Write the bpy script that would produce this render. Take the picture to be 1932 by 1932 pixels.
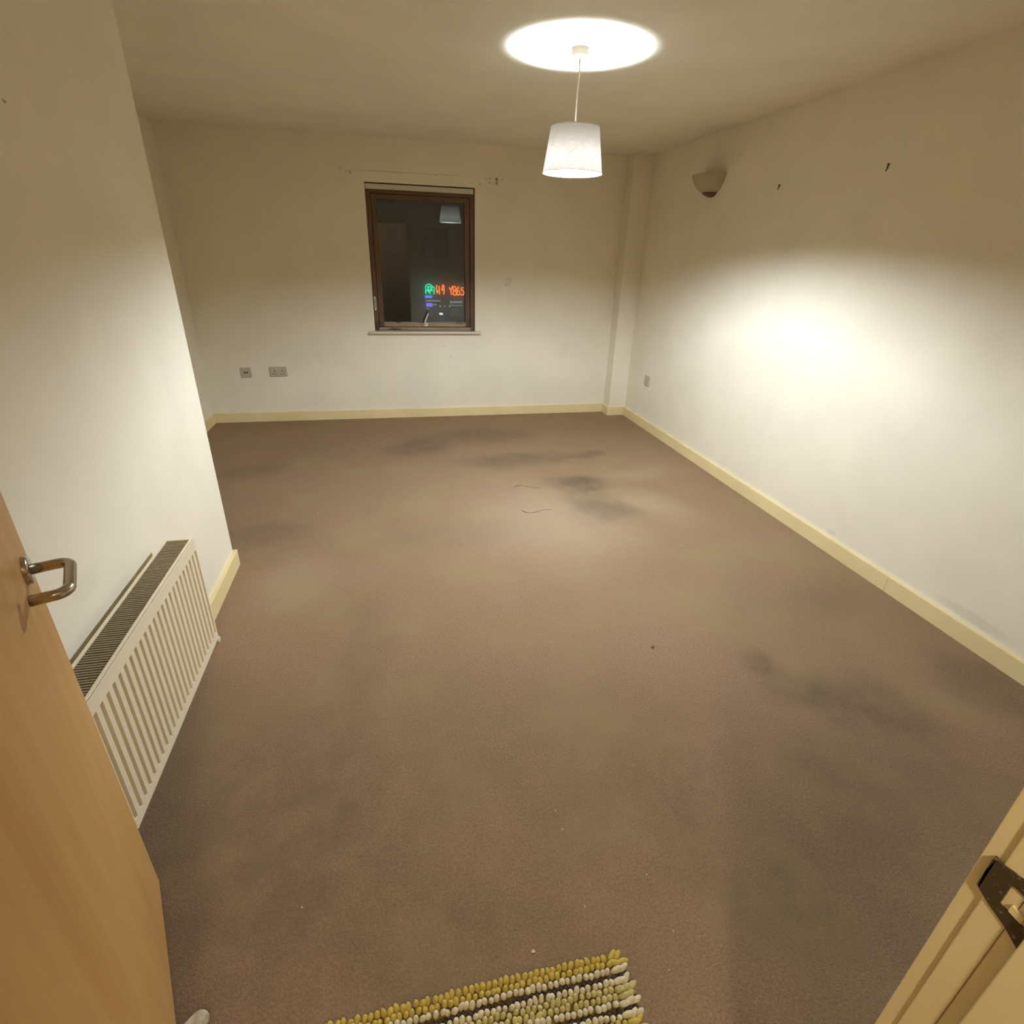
import bpy, bmesh, math, random
import numpy as np
from mathutils import Vector, Matrix

random.seed(7)
for o in list(bpy.data.objects):
    bpy.data.objects.remove(o, do_unlink=True)
S = bpy.context.scene
COL = S.collection

# ------------------------------------------------------------------ camera
YAW, PITCH, ROLL, FPX, CZ = 0.2295, 0.4422, 0.0321, 1023.91, 1.5405
fw = Vector((math.sin(YAW) * math.cos(PITCH), math.cos(YAW) * math.cos(PITCH), -math.sin(PITCH)))
rt = Vector((math.cos(YAW), -math.sin(YAW), 0))
up = rt.cross(fw)
rt2 = math.cos(ROLL) * rt + math.sin(ROLL) * up
up2 = rt2.cross(fw)
cam_data = bpy.data.cameras.new('camera')
cam_data.sensor_width = 36
cam_data.lens = FPX / 1932 * 36
cam_data.clip_start = 0.02
cam = bpy.data.objects.new('camera', cam_data)
COL.objects.link(cam)
mw = Matrix.Identity(4)
for i, v in enumerate((rt2, up2, -fw)):
    for j in range(3):
        mw[j][i] = v[j]
mw[0][3], mw[1][3], mw[2][3] = 0, 0, CZ
cam.matrix_world = mw
S.camera = cam

# ------------------------------------------------------------------ world, exposure
w = bpy.data.worlds.new('world')
S.world = w
w.use_nodes = True
bg = w.node_tree.nodes['Background']
bg.inputs[0].default_value = (0.30, 0.36, 0.45, 1)
bg.inputs[1].default_value = 0.07
S.view_settings.view_transform = 'Standard'
S.view_settings.look = 'None'
S.view_settings.gamma = 1
S.view_settings.use_curve_mapping = False
S.view_settings.exposure = 0.0
S.render.film_transparent = False

BULB_STRENGTH = 5900.0
BULB_COLOR = (0.86, 0.98, 1.12)
HALL_STRENGTH = 640.0
HALL_COLOR = (1.0, 0.88, 0.68)

# ------------------------------------------------------------------ room dimensions (metres)
H = 2.4
XR = 2.484            # right wall
YB = 5.575            # back wall (window wall)
XP = -0.861           # partition face beside the radiator
YP = 2.739            # partition end
XL = -1.664           # far left wall
CX, CY = 2.298, 5.417 # boxed corner column
YD = 0.196            # door wall, room side
YH = 0.096            # door wall, hall side
SKH, SKT = 0.0897, 0.018
WX0, WX1, WZ0, WZ1 = -0.0954, 0.8674, 0.845, 2.074

# ------------------------------------------------------------------ material helpers
def mat(name, color=(0.8, 0.8, 0.8), rough=0.5, metal=0.0, spec=0.5, emit=None, estr=0.0):
    m = bpy.data.materials.new(name)
    m.use_nodes = True
    p = m.node_tree.nodes['Principled BSDF']
    p.inputs['Base Color'].default_value = (*color, 1)
    p.inputs['Roughness'].default_value = rough
    p.inputs['Metallic'].default_value = metal
    p.inputs['Specular IOR Level'].default_value = spec
    if emit:
        p.inputs['Emission Color'].default_value = (*emit, 1)
        p.inputs['Emission Strength'].default_value = estr
    return m

class NT:
    """small wrapper to write node graphs briefly"""
    def __init__(s, m):
        s.m = m; s.t = m.node_tree; s.p = m.node_tree.nodes['Principled BSDF']
    def n(s, typ, **kw):
        x = s.t.nodes.new(typ)
        for k, v in kw.items():
            setattr(x, k, v)
        return x
    def l(s, a, b):
        s.t.links.new(a, b)
    def coord(s):
        return s.n('ShaderNodeTexCoord').outputs['Object']
    def noise(s, vec, scale, detail=2, rough=0.5, dist=0.0):
        x = s.n('ShaderNodeTexNoise')
        x.inputs['Scale'].default_value = scale
        x.inputs['Detail'].default_value = detail
        x.inputs['Roughness'].default_value = rough
        x.inputs['Distortion'].default_value = dist
        s.l(vec, x.inputs['Vector'])
        return x.outputs['Fac']
    def mapr(s, v, a, b, c, d, smooth=False):
        x = s.n('ShaderNodeMapRange')
        if smooth: x.interpolation_type = 'SMOOTHSTEP'
        for i, k in zip((1, 2, 3, 4), (a, b, c, d)):
            x.inputs[i].default_value = k
        s.l(v, x.inputs[0])
        return x.outputs[0]
    def math(s, op, a, b=None):
        x = s.n('ShaderNodeMath', operation=op)
        for i, v in enumerate((a, b)):
            if v is None: continue
            if isinstance(v, (int, float)): x.inputs[i].default_value = v
            else: s.l(v, x.inputs[i])
        return x.outputs[0]
    def mix(s, fac, a, b, blend='MIX'):
        x = s.n('ShaderNodeMix', data_type='RGBA', blend_type=blend)
        if isinstance(fac, (int, float)): x.inputs[0].default_value = fac
        else: s.l(fac, x.inputs[0])
        for i, v in ((6, a), (7, b)):
            if isinstance(v, tuple): x.inputs[i].default_value = (*v, 1)
            else: s.l(v, x.inputs[i])
        return x.outputs[2]
    def mapping(s, vec, scale=(1, 1, 1), loc=(0, 0, 0), rot=(0, 0, 0)):
        x = s.n('ShaderNodeMapping', vector_type='POINT')
        x.inputs['Scale'].default_value = scale
        x.inputs['Location'].default_value = loc
        x.inputs['Rotation'].default_value = rot
        s.l(vec, x.inputs['Vector'])
        return x.outputs[0]
    def bump(s, h, strength=0.2, dist=0.001):
        x = s.n('ShaderNodeBump')
        x.inputs['Strength'].default_value = strength
        x.inputs['Distance'].default_value = dist
        s.l(h, x.inputs['Height'])
        s.l(x.outputs[0], s.p.inputs['Normal'])
    def warp(s, vec, scale, amount):
        x = s.n('ShaderNodeTexNoise')
        x.inputs['Scale'].default_value = scale
        s.l(vec, x.inputs['Vector'])
        sub = s.n('ShaderNodeVectorMath', operation='SUBTRACT')
        s.l(x.outputs['Color'], sub.inputs[0]); sub.inputs[1].default_value = (0.5, 0.5, 0.5)
        sc = s.n('ShaderNodeVectorMath', operation='SCALE')
        s.l(sub.outputs[0], sc.inputs[0]); sc.inputs['Scale'].default_value = amount
        ad = s.n('ShaderNodeVectorMath', operation='ADD')
        s.l(vec, ad.inputs[0]); s.l(sc.outputs[0], ad.inputs[1])
        return ad.outputs[0]
    def blobs(s, vec, items, inner=0.25):
        """items: (centre, radii, rotation z, strength) -> summed soft ellipse mask"""
        acc = None
        for c, r, rz, k in items:
            a = s.n('ShaderNodeVectorMath', operation='SUBTRACT')
            s.l(vec, a.inputs[0]); a.inputs[1].default_value = c
            rot = s.n('ShaderNodeVectorRotate', rotation_type='Z_AXIS')
            s.l(a.outputs[0], rot.inputs['Vector']); rot.inputs['Angle'].default_value = -rz
            b = s.n('ShaderNodeVectorMath', operation='MULTIPLY')
            s.l(rot.outputs[0], b.inputs[0]); b.inputs[1].default_value = tuple(1 / q if q else 0 for q in r)
            ln = s.n('ShaderNodeVectorMath', operation='LENGTH')
            s.l(b.outputs[0], ln.inputs[0])
            v = s.mapr(ln.outputs['Value'], inner, 1.0, k, 0.0, smooth=True)
            acc = v if acc is None else s.math('ADD', acc, v)
        return acc

def obj_coord_paint(name, color, rough=0.85, marks=None, mark_color=(0.12, 0.08, 0.035), vary=0.03):
    m = mat(name, color, rough, spec=0.25)
    g = NT(m); co = g.coord()
    n1 = g.noise(co, 3.0, 3)
    dark = tuple(c * (1 - vary * 2) for c in color)
    col = g.mix(g.mapr(n1, 0.35, 0.7, 0, 1), color, dark)
    if marks:
        wv = g.warp(co, 60, 0.012)
        col = g.mix(g.blobs(wv, marks, 0.35), col, mark_color)
    g.l(col, g.p.inputs['Base Color'])
    g.bump(g.noise(co, 180, 3), 0.12, 0.001)
    return m

# paint colours
PAINT = (0.90, 0.815, 0.635)
M = {}
M['paint'] = obj_coord_paint('wall_paint', PAINT)
# marks of the removed curtain rail above the window, a filled round hole, smears below the sill
back_marks = [((1.063, YB, 2.150), (0.016, 0, 0.022), 0, .75), ((1.063, YB, 2.118), (0.018, 0, 0.018), 0, .6),
              ((1.005, YB, 2.150), (0.016, 0, 0.010), 0, .45), ((1.000, YB, 2.120), (0.012, 0, 0.012), 0, .5),
              ((1.115, YB, 2.150), (0.016, 0, 0.010), 0, .3), ((0.965, YB, 2.145), (0.014, 0, 0.008), 0, .25),
              ((-0.205, YB, 2.138), (0.010, 0, 0.016), 0, .6), ((-0.235, YB, 2.140), (0.014, 0, 0.014), 0, .3),
              ((-0.29, YB, 2.160), (0.012, 0, 0.02), 0, .25), ((0.913, YB, 2.105), (0.008, 0, 0.008), 0, .6),
              ((0.10, YB, 2.156), (0.36, 0, 0.006), 0, .35), ((0.55, YB, 2.158), (0.36, 0, 0.006), 0, .2),
              ((0.52, YB, 2.150), (0.008, 0, 0.008), 0, .4),
              ((0.56, YB, 0.70), (0.03, 0, 0.012), 0, .12), ((0.62, YB, 0.60), (0.02, 0, 0.03), 0, .10),
              ((1.187, YB, 1.308), (0.05, 0, 0.05), 0, .10), ((1.21, YB, 1.33), (0.018, 0, 0.022), 0, .12),
              ((1.175, YB, 1.275), (0.03, 0, 0.010), 0, .14)]
M['paint_back'] = obj_coord_paint('wall_paint_marked', PAINT, marks=back_marks)
M['paint_left'] = obj_coord_paint('wall_paint_scuffed', PAINT, marks=[((XP, 1.833, 1.84), (0, 0.012, 0.006), 0, .6), ((XP, 1.50, 0.68), (0, 0.10, 0.06), 0, .06)])
M['paint_right'] = obj_coord_paint('wall_paint_rubbed', PAINT, marks=[((XR, 1.50, 0.13), (0, 0.22, 0.035), 0, .13), ((XR, 2.36, 0.12), (0, 0.05, 0.02), 0, .12)])
M['hall_paint'] = obj_coord_paint('hall_paint', (0.36, 0.29, 0.20))
M['ceiling'] = obj_coord_paint('ceiling_paint', (0.88, 0.80, 0.635))
M['trim'] = obj_coord_paint('cream_gloss_trim', (0.87, 0.70, 0.37), 0.4, vary=0.04)
M['frame_gloss'] = obj_coord_paint('cream_gloss_frame', (0.84, 0.72, 0.42), 0.4, vary=0.05)
M['radiator'] = mat('radiator_enamel', (0.86, 0.745, 0.535), 0.4)
M['radiator_dark'] = mat('radiator_inside', (0.05, 0.035, 0.018), 0.8)
M['radiator_slat'] = mat('radiator_grille_metal', (0.30, 0.235, 0.135), 0.6)
M['white_plastic'] = mat('aged_white_plastic', (0.66, 0.59, 0.46), 0.4)
M['socket'] = mat('aged_socket_plastic', (0.52, 0.45, 0.33), 0.4)
M['socket_hole'] = mat('socket_hole', (0.02, 0.015, 0.01), 0.6)
M['chrome'] = mat('brushed_steel', (0.50, 0.45, 0.38), 0.24, metal=1.0)
M['tarnish'] = mat('tarnished_metal', (0.13, 0.105, 0.07), 0.45, metal=0.6)
g = NT(M['tarnish']); co = g.coord()
g.l(g.mix(g.mapr(g.noise(co, 220, 4), .60, .74, 0, 1), (0.10, 0.08, 0.05), (0.42, 0.36, 0.25)), g.p.inputs['Base Color'])
M['black'] = mat('black_iron', (0.02, 0.016, 0.01), 0.5)
M['crumb'] = mat('pale_crumb', (0.62, 0.52, 0.36), 0.9)
M['white_metal'] = mat('white_painted_metal', (0.78, 0.74, 0.66), 0.35)
M['cloth_white'] = mat('off_white_fabric', (0.66, 0.58, 0.44), 0.95, spec=0.1)
g = NT(M['cloth_white']); co = g.coord()
g.l(g.mix(g.mapr(g.noise(co, 40, 3), .4, .65, 0, 1), (0.68, 0.61, 0.48), (0.40, 0.32, 0.20)), g.p.inputs['Base Color'])
g.bump(g.noise(co, 500, 2), 0.5, 0.001)

# window timber with worn, mouldy patches
def wood(name, a, b, axis, patches=None, rough=0.45):
    m = mat(name, a, rough)
    g = NT(m); co = g.coord()
    sc = [30, 30, 30]; sc[axis] = 1.6
    v = g.mapping(co, scale=tuple(sc))
    n = g.noise(v, 1.6, 5, 0.6, 0.6)
    col = g.mix(g.mapr(n, 0.3, 0.72, 0, 1), a, b)
    if patches:
        wv = g.warp(co, 45, 0.03)
        col = g.mix(g.blobs(wv, patches, 0.4), col, (0.02, 0.012, 0.006))
    g.l(col, g.p.inputs['Base Color'])
    g.bump(n, 0.15, 0.0008)
    return m
M['wood_v'] = wood('window_timber_upright', (0.085, 0.040, 0.014), (0.17, 0.088, 0.032), 2,
                   patches=[((WX0 + .03, YB, .89), (.05, .2, .06), 0, .6), ((WX1 - .05, YB, .92), (.04, .2, .08), 0, .5)])
M['wood_h'] = wood('window_timber_rail', (0.085, 0.040, 0.014), (0.17, 0.088, 0.032), 0)
M['wood_low'] = wood('window_timber_worn', (0.26, 0.17, 0.09), (0.42, 0.31, 0.19), 0,
                     patches=[((.09, YB, .86), (.09, .2, .012), 0, .9), ((.13, YB, .925), (.03, .2, .02), 0, .8),
                              ((.35, YB, .925), (.05, .2, .02), 0, .7), ((.72, YB, .92), (.06, .2, .02), 0, .6)])

# door veneer: pale beech with long vertical figure
M['door'] = mat('beech_door_veneer', (0.55, 0.35, 0.15), 0.42)
g = NT(M['door']); co = g.coord()
v = g.mapping(co, scale=(7, 7, 0.8))
n = g.noise(v, 1.1, 4, 0.55, 0.8)
v2 = g.mapping(co, scale=(60, 60, 2.5))
n2 = g.noise(v2, 2.0, 3)
c = g.mix(g.mapr(n, .3, .7, 0, 1), (0.66, 0.39, 0.135), (0.53, 0.275, 0.075))
c = g.mix(g.mapr(n2, .4, .75, 0, .3), c, (0.40, 0.24, 0.09))
g.l(c, g.p.inputs['Base Color'])

# carpet
M['carpet'] = mat('brown_carpet', (0.3, 0.22, 0.15), 0.95, spec=0.1)
g = NT(M['carpet']); co = g.coord()
base = g.mix(g.mapr(g.noise(co, 0.9, 3, .5, .4), .35, .65, 0, 1), (0.400, 0.255, 0.155), (0.355, 0.238, 0.130))
fine = g.noise(co, 330, 3, 0.7)
base = g.mix(g.mapr(fine, .36, .66, 0, 0.55), base, (0.170, 0.100, 0.052))
fib = g.noise(g.mapping(co, scale=(1, 1, 1)), 170, 2, 0.6)
base = g.mix(g.mapr(fib, .56, .74, 0, 0.45), base, (0.56, 0.39, 0.24))
wv = g.warp(g.warp(co, 2.2, 0.30), 9, 0.06)
grit = g.noise(co, 150, 3, 0.75)
base = g.mix(g.mapr(grit, .38, .50, .40, 0), base, (0.165, 0.105, 0.058))
base = g.mix(g.mapr(grit, .54, .68, 0, .34), base, (0.55, 0.40, 0.25))
base = g.mix(g.mapr(g.noise(co, 2.3, 3), .48, .66, 0, .5), base, (0.34, 0.25, 0.125))
stains_and_falloff = [((1.33, 3.60, 0), (.36, .20, 0), -.15, .62), ((1.36, 3.10, 0), (.34, .26, 0), -.3, .58), ((1.33, 3.35, 0), (.26, .34, 0), .1, .32),  # carpet stains, plus broad dark blobs near the doorway painting the lamp's falloff
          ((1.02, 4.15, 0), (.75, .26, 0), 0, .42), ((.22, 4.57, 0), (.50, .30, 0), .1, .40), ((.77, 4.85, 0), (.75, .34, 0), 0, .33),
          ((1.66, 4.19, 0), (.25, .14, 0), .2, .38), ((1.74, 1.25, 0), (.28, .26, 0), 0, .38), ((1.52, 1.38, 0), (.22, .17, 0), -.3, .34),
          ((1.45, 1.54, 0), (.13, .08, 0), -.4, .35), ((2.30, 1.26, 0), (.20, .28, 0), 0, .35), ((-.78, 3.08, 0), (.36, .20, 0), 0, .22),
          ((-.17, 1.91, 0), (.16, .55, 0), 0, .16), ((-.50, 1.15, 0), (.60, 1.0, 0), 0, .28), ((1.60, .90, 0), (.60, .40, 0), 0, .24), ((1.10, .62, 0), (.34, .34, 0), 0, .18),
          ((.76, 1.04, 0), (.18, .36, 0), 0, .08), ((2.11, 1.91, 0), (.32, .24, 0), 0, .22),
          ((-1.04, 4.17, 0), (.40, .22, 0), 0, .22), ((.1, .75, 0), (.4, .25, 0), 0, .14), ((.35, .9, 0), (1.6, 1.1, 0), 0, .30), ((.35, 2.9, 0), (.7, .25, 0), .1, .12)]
mask = g.math('MULTIPLY', g.blobs(wv, stains_and_falloff, 0.25), 1.15)
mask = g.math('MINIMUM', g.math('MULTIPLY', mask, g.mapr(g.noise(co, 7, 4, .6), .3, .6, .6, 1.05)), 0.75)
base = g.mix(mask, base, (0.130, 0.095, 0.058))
# lamp's pool of light painted under the pendant, plus smaller pale spots
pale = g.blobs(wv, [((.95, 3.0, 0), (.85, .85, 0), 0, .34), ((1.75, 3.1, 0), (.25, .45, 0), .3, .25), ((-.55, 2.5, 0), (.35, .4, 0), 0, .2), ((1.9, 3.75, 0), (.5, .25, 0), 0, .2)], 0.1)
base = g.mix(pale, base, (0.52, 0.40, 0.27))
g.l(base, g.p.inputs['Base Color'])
hsum = g.math('ADD', fine, g.math('MULTIPLY', fib, 0.8))
g.bump(hsum, 0.7, 0.004)

# lamp shade: thin linen that lets a little of the bulb's light through
M['shade'] = bpy.data.materials.new('linen_shade_fabric')
M['shade'].use_nodes = True
t = M['shade'].node_tree
t.nodes.clear()
out = t.nodes.new('ShaderNodeOutputMaterial')
add = t.nodes.new('ShaderNodeAddShader')
dif = t.nodes.new('ShaderNodeBsdfDiffuse'); dif.inputs[0].default_value = (0.62, 0.60, 0.56, 1)
tr = t.nodes.new('ShaderNodeBsdfTranslucent')
tc = t.nodes.new('ShaderNodeTexCoord')
mp1 = t.nodes.new('ShaderNodeMapping'); mp1.inputs['Scale'].default_value = (38, 38, 330)
n1 = t.nodes.new('ShaderNodeTexNoise'); n1.inputs['Scale'].default_value = 1.0; n1.inputs['Detail'].default_value = 3
mp2 = t.nodes.new('ShaderNodeMapping'); mp2.inputs['Scale'].default_value = (260, 260, 60)
n2 = t.nodes.new('ShaderNodeTexNoise'); n2.inputs['Scale'].default_value = 1.0; n2.inputs['Detail'].default_value = 2
mx = t.nodes.new('ShaderNodeMath'); mx.operation = 'ADD'
cr = t.nodes.new('ShaderNodeValToRGB')
cr.color_ramp.elements[0].position = 0.38; cr.color_ramp.elements[0].color = (0.0036, 0.0031, 0.00255, 1)
cr.color_ramp.elements[1].position = 0.62; cr.color_ramp.elements[1].color = (0.0066, 0.0056, 0.0046, 1)
ml = t.nodes.new('ShaderNodeMath'); ml.operation = 'MULTIPLY'; ml.inputs[1].default_value = 0.5
for a, b in ((tc.outputs['Object'], mp1.inputs[0]), (tc.outputs['Object'], mp2.inputs[0]), (mp1.outputs[0], n1.inputs['Vector']),
             (mp2.outputs[0], n2.inputs['Vector']), (n1.outputs['Fac'], mx.inputs[0]), (n2.outputs['Fac'], mx.inputs[1]),
             (mx.outputs[0], ml.inputs[0]), (ml.outputs[0], cr.inputs[0]), (cr.outputs[0], tr.inputs[0]),
             (dif.outputs[0], add.inputs[0]), (tr.outputs[0], add.inputs[1]), (add.outputs[0], out.inputs[0])):
    t.links.new(a, b)

def emit_mat(name, col, s):
    m = bpy.data.materials.new(name); m.use_nodes = True
    t = m.node_tree; t.nodes.clear()
    e = t.nodes.new('ShaderNodeEmission'); e.inputs[0].default_value = (*col, 1); e.inputs[1].default_value = s
    o = t.nodes.new('ShaderNodeOutputMaterial'); t.links.new(e.outputs[0], o.inputs[0])
    return m
M['bulb'] = emit_mat('bulb_glow', BULB_COLOR, BULB_STRENGTH)
M['hall_glow'] = emit_mat('hall_lamp_glow', HALL_COLOR, HALL_STRENGTH)

# window glass: clear pane with two reflecting surfaces
M['glass'] = bpy.data.materials.new('window_glass'); M['glass'].use_nodes = True
t = M['glass'].node_tree; t.nodes.clear()
out = t.nodes.new('ShaderNodeOutputMaterial'); ms = t.nodes.new('ShaderNodeMixShader')
fr = t.nodes.new('ShaderNodeFresnel'); fr.inputs[0].default_value = 1.52
trn = t.nodes.new('ShaderNodeBsdfTransparent'); trn.inputs[0].default_value = (0.90, 0.94, 0.92, 1)
gl = t.nodes.new('ShaderNodeBsdfGlossy'); gl.inputs['Roughness'].default_value = 0.012
k = t.nodes.new('ShaderNodeMath'); k.operation = 'MULTIPLY'; k.inputs[1].default_value = 1.9
for a, b in ((fr.outputs[0], k.inputs[0]), (k.outputs[0], ms.inputs[0]), (trn.outputs[0], ms.inputs[1]), (gl.outputs[0], ms.inputs[2]), (ms.outputs[0], out.inputs[0])):
    t.links.new(a, b)

# ------------------------------------------------------------------ mesh helpers
def mesh_obj(name, bm, m, parent=None, smooth=False, loc=None):
    me = bpy.data.meshes.new(name)
    bmesh.ops.recalc_face_normals(bm, faces=bm.faces)
    bm.to_mesh(me); bm.free()
    for x in (m if isinstance(m, (list, tuple)) else [m]):
        me.materials.append(x)
    if smooth:
        for p in me.polygons: p.use_smooth = True
    o = bpy.data.objects.new(name, me)
    COL.objects.link(o)
    if parent is not None:
        o.parent = parent
        o.matrix_parent_inverse = Matrix.Translation(-Vector(parent_loc(parent)))
    return o

def parent_loc(p):
    return Vector(p.location) if p.parent is None else Vector((0, 0, 0))

def box(bm, x0, x1, y0, y1, z0, z1):
    vs = [bm.verts.new((x, y, z)) for x in (x0, x1) for y in (y0, y1) for z in (z0, z1)]
    for f in ((0, 1, 3, 2), (4, 6, 7, 5), (0, 4, 5, 1), (2, 3, 7, 6), (0, 2, 6, 4), (1, 5, 7, 3)):
        bm.faces.new([vs[i] for i in f])
    return vs

def rbox(bm, x0, x1, y0, y1, z0, z1, r=0.002, seg=2):
    b2 = bmesh.new()
    box(b2, x0, x1, y0, y1, z0, z1)
    bmesh.ops.bevel(b2, geom=b2.edges[:], offset=r, segments=seg, affect='EDGES', profile=0.5)
    merge(bm, b2)

def merge(bm, b2):
    me = bpy.data.meshes.new('tmp'); b2.to_mesh(me); b2.free(); bm.from_mesh(me); bpy.data.meshes.remove(me)

def lathe(bm, prof, c=(0, 0, 0), seg=48, a0=0.0, a1=2 * math.pi, axis='z', close=True):
    """prof: (radius, height) list revolved about axis through c"""
    full = abs(a1 - a0 - 2 * math.pi) < 1e-6
    n = seg if full else seg + 1
    rings = []
    for r, h in prof:
        ring = []
        for i in range(n):
            a = a0 + (a1 - a0) * i / seg
            p = (r * math.cos(a), r * math.sin(a), h)
            if axis == 'x': p = (p[2], p[0], p[1])
            if axis == 'y': p = (p[0], p[2], p[1])
            ring.append(bm.verts.new((c[0] + p[0], c[1] + p[1], c[2] + p[2])))
        rings.append(ring)
    for a, b in zip(rings, rings[1:]):
        for i in range(n if full else n - 1):
            j = (i + 1) % n
            bm.faces.new((a[i], a[j], b[j], b[i]))
    return rings

def tube(bm, pts, r, seg=12, caps=True):
    pts = [Vector(p) for p in pts]
    rings = []; prev = None
    for i, p in enumerate(pts):
        d = (pts[min(i + 1, len(pts) - 1)] - pts[max(i - 1, 0)]).normalized()
        if prev is None:
            a = d.orthogonal().normalized()
        else:
            a = (prev - d * prev.dot(d)).normalized()
        prev = a; b = d.cross(a)
        rr = r[i] if isinstance(r, (list, tuple)) else r
        rings.append([bm.verts.new(p + rr * (math.cos(t) * a + math.sin(t) * b)) for t in (2 * math.pi * k / seg for k in range(seg))])
    for a, b in zip(rings, rings[1:]):
        for i in range(seg):
            j = (i + 1) % seg
            bm.faces.new((a[i], a[j], b[j], b[i]))
    if caps:
        bm.faces.new(rings[0][::-1]); bm.faces.new(rings[-1])

def prism(bm, poly, axis, lo, hi):
    """poly of 2-D points extruded along axis between lo and hi"""
    def P(p, t):
        return {'x': (t, p[0], p[1]), 'y': (p[0], t, p[1]), 'z': (p[0], p[1], t)}[axis]
    a = [bm.verts.new(P(p, lo)) for p in poly]; b = [bm.verts.new(P(p, hi)) for p in poly]
    n = len(poly)
    bm.faces.new(a[::-1]); bm.faces.new(b)
    for i in range(n):
        j = (i + 1) % n
        bm.faces.new((a[i], a[j], b[j], b[i]))

def struct(o, kind='structure'):
    o['kind'] = kind
    return o

def thing(name, loc, label, cat, group=None):
    o = bpy.data.objects.new(name, None)
    o.empty_display_size = 0.05
    COL.objects.link(o)
    o.location = loc
    tag(o, label, cat, group)
    return o

def tag(o, label, cat, group=None):
    o['label'] = label; o['category'] = cat
    if group: o['group'] = group
    return o

def simple(name, boxes, m, kind='structure', bevel=0):
    bm = bmesh.new()
    for b in boxes:
        if bevel: rbox(bm, *b, r=bevel)
        else: box(bm, *b)
    o = mesh_obj(name, bm, m)
    if kind: o['kind'] = kind
    return o

# ------------------------------------------------------------------ the setting
HX0, HX1, HY0 = -0.75, 1.05, -2.2      # hallway behind the doorway
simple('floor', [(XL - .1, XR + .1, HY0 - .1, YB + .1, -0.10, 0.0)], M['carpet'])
simple('ceiling', [(XL - .1, XR + .1, HY0 - .1, YB + .25, H, H + .1)], M['ceiling'])
simple('wall_back', [(XL - .1, WX0, YB, YB + .25, 0, H), (WX1, XR + .1, YB, YB + .25, 0, H),
                     (WX0, WX1, YB, YB + .25, 0, WZ0), (WX0, WX1, YB, YB + .25, WZ1, H)], M['paint_back'])
simple('wall_right', [(XR, XR + .1, YH, YB, 0, H)], M['paint_right'])
simple('wall_left', [(XP - .1, XP, YD, YP, 0, H)], M['paint_left'])
simple('wall_alcove', [(XL - .1, XP - .1, YP - .1, YP, 0, H)], M['paint'])
simple('wall_far_left', [(XL - .1, XL, YP, YB, 0, H)], M['paint'])
simple('wall_corner_column', [(CX, XR, CY, YB, 0, H)], M['paint'])
JL, JR = -0.385, 0.50                   # lining faces of the doorway
simple('wall_front', [(XP - .1, JL - .03, YH, YD, 0, H), (JR + .03, XR, YH, YD, 0, H), (JL - .03, JR + .03, YH, YD, 2.03, H)], M['paint'])
simple('wall_hall_left', [(HX0 - .1, HX0, HY0, YH, 0, H)], M['hall_paint'])
simple('wall_hall_right', [(HX1, HX1 + .1, HY0, YH, 0, H)], M['hall_paint'])
simple('wall_hall_end', [(HX0 - .1, HX1 + .1, HY0 - .1, HY0, 0, H)], M['hall_paint'])

def skirting(name, p, q, nrm, h=SKH, t=SKT):
    """board from p to q (xy), thickness t towards nrm, eased top edge"""
    p = Vector((*p, 0)); q = Vector((*q, 0)); n = Vector((*nrm, 0))
    prof = [(0, 0), (t, 0), (t, h - .004), (t - .0015, h - .001), (t - .004, h), (0, h)]
    bm = bmesh.new()
    A = [bm.verts.new(p + n * a + Vector((0, 0, z))) for a, z in prof]
    B = [bm.verts.new(q + n * a + Vector((0, 0, z))) for a, z in prof]
    bm.faces.new(A); bm.faces.new(B[::-1])
    for i in range(len(prof)):
        j = (i + 1) % len(prof)
        bm.faces.new((A[i], B[i], B[j], A[j]))
    return struct(mesh_obj(name, bm, M['trim']))
skirting('baseboard_back', (XL + SKT, YB), (CX - SKT, YB), (0, -1))
skirting('baseboard_far_left', (XL, YP + SKT), (XL, YB), (1, 0))
skirting('baseboard_column_side', (CX, CY - SKT), (CX, YB - SKT), (-1, 0))
skirting('baseboard_column_front', (CX, CY), (XR - SKT, CY), (0, -1))
skirting('baseboard_right', (XR, 1.920), (XR, CY), (-1, 0))
skirting('baseboard_right_near', (XR, YD), (XR, 1.9185), (-1, 0))
skirting('baseboard_left', (XP, YD), (XP, YP + SKT), (1, 0))
skirting('baseboard_alcove', (XL + SKT, YP), (XP, YP), (0, 1))
skirting('baseboard_front', (0.58, YD), (XR - SKT, YD), (0, 1))

# ------------------------------------------------------------------ window
win = bpy.data.objects.new('window_1', None); COL.objects.link(win)
win.location = ((WX0 + WX1) / 2, YB + .06, WZ0); win['kind'] = 'structure'
yf = YB + 0.035       # face of the fixed frame
def frame_ring(x0, x1, z0, z1, y0, y1, wl, wr, wt, wb, name, mv, mh, mb, parent, bev=.004):
    bm = bmesh.new(); rbox(bm, x0, x0 + wl, y0, y1, z0, z1, bev); rbox(bm, x1 - wr, x1, y0, y1, z0, z1, bev)
    a = mesh_obj(name + '_stile', bm, mv, parent)
    bm = bmesh.new(); rbox(bm, x0 + wl - .004, x1 - wr + .004, y0 + .001, y1, z1 - wt, z1, bev)
    b = mesh_obj(name + '_head', bm, mh, parent)
    bm = bmesh.new(); rbox(bm, x0 + wl - .004, x1 - wr + .004, y0 + .001, y1, z0, z0 + wb, bev)
    c = mesh_obj(name + '_sill_rail', bm, mb, parent)
    return a, b, c
frame_ring(WX0 + .002, WX1 - .002, WZ0 + .002, WZ1 - .050, yf, yf + .07, .040, .040, .030, .030, 'window_frame', M['wood_v'], M['wood_h'], M['wood_low'], win)
frame_ring(WX0 + .045, WX1 - .045, WZ0 + .036, WZ1 - .083, yf + .006, yf + .06, .046, .046, .040, .042, 'sash', M['wood_v'], M['wood_h'], M['wood_low'], win)
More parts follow.
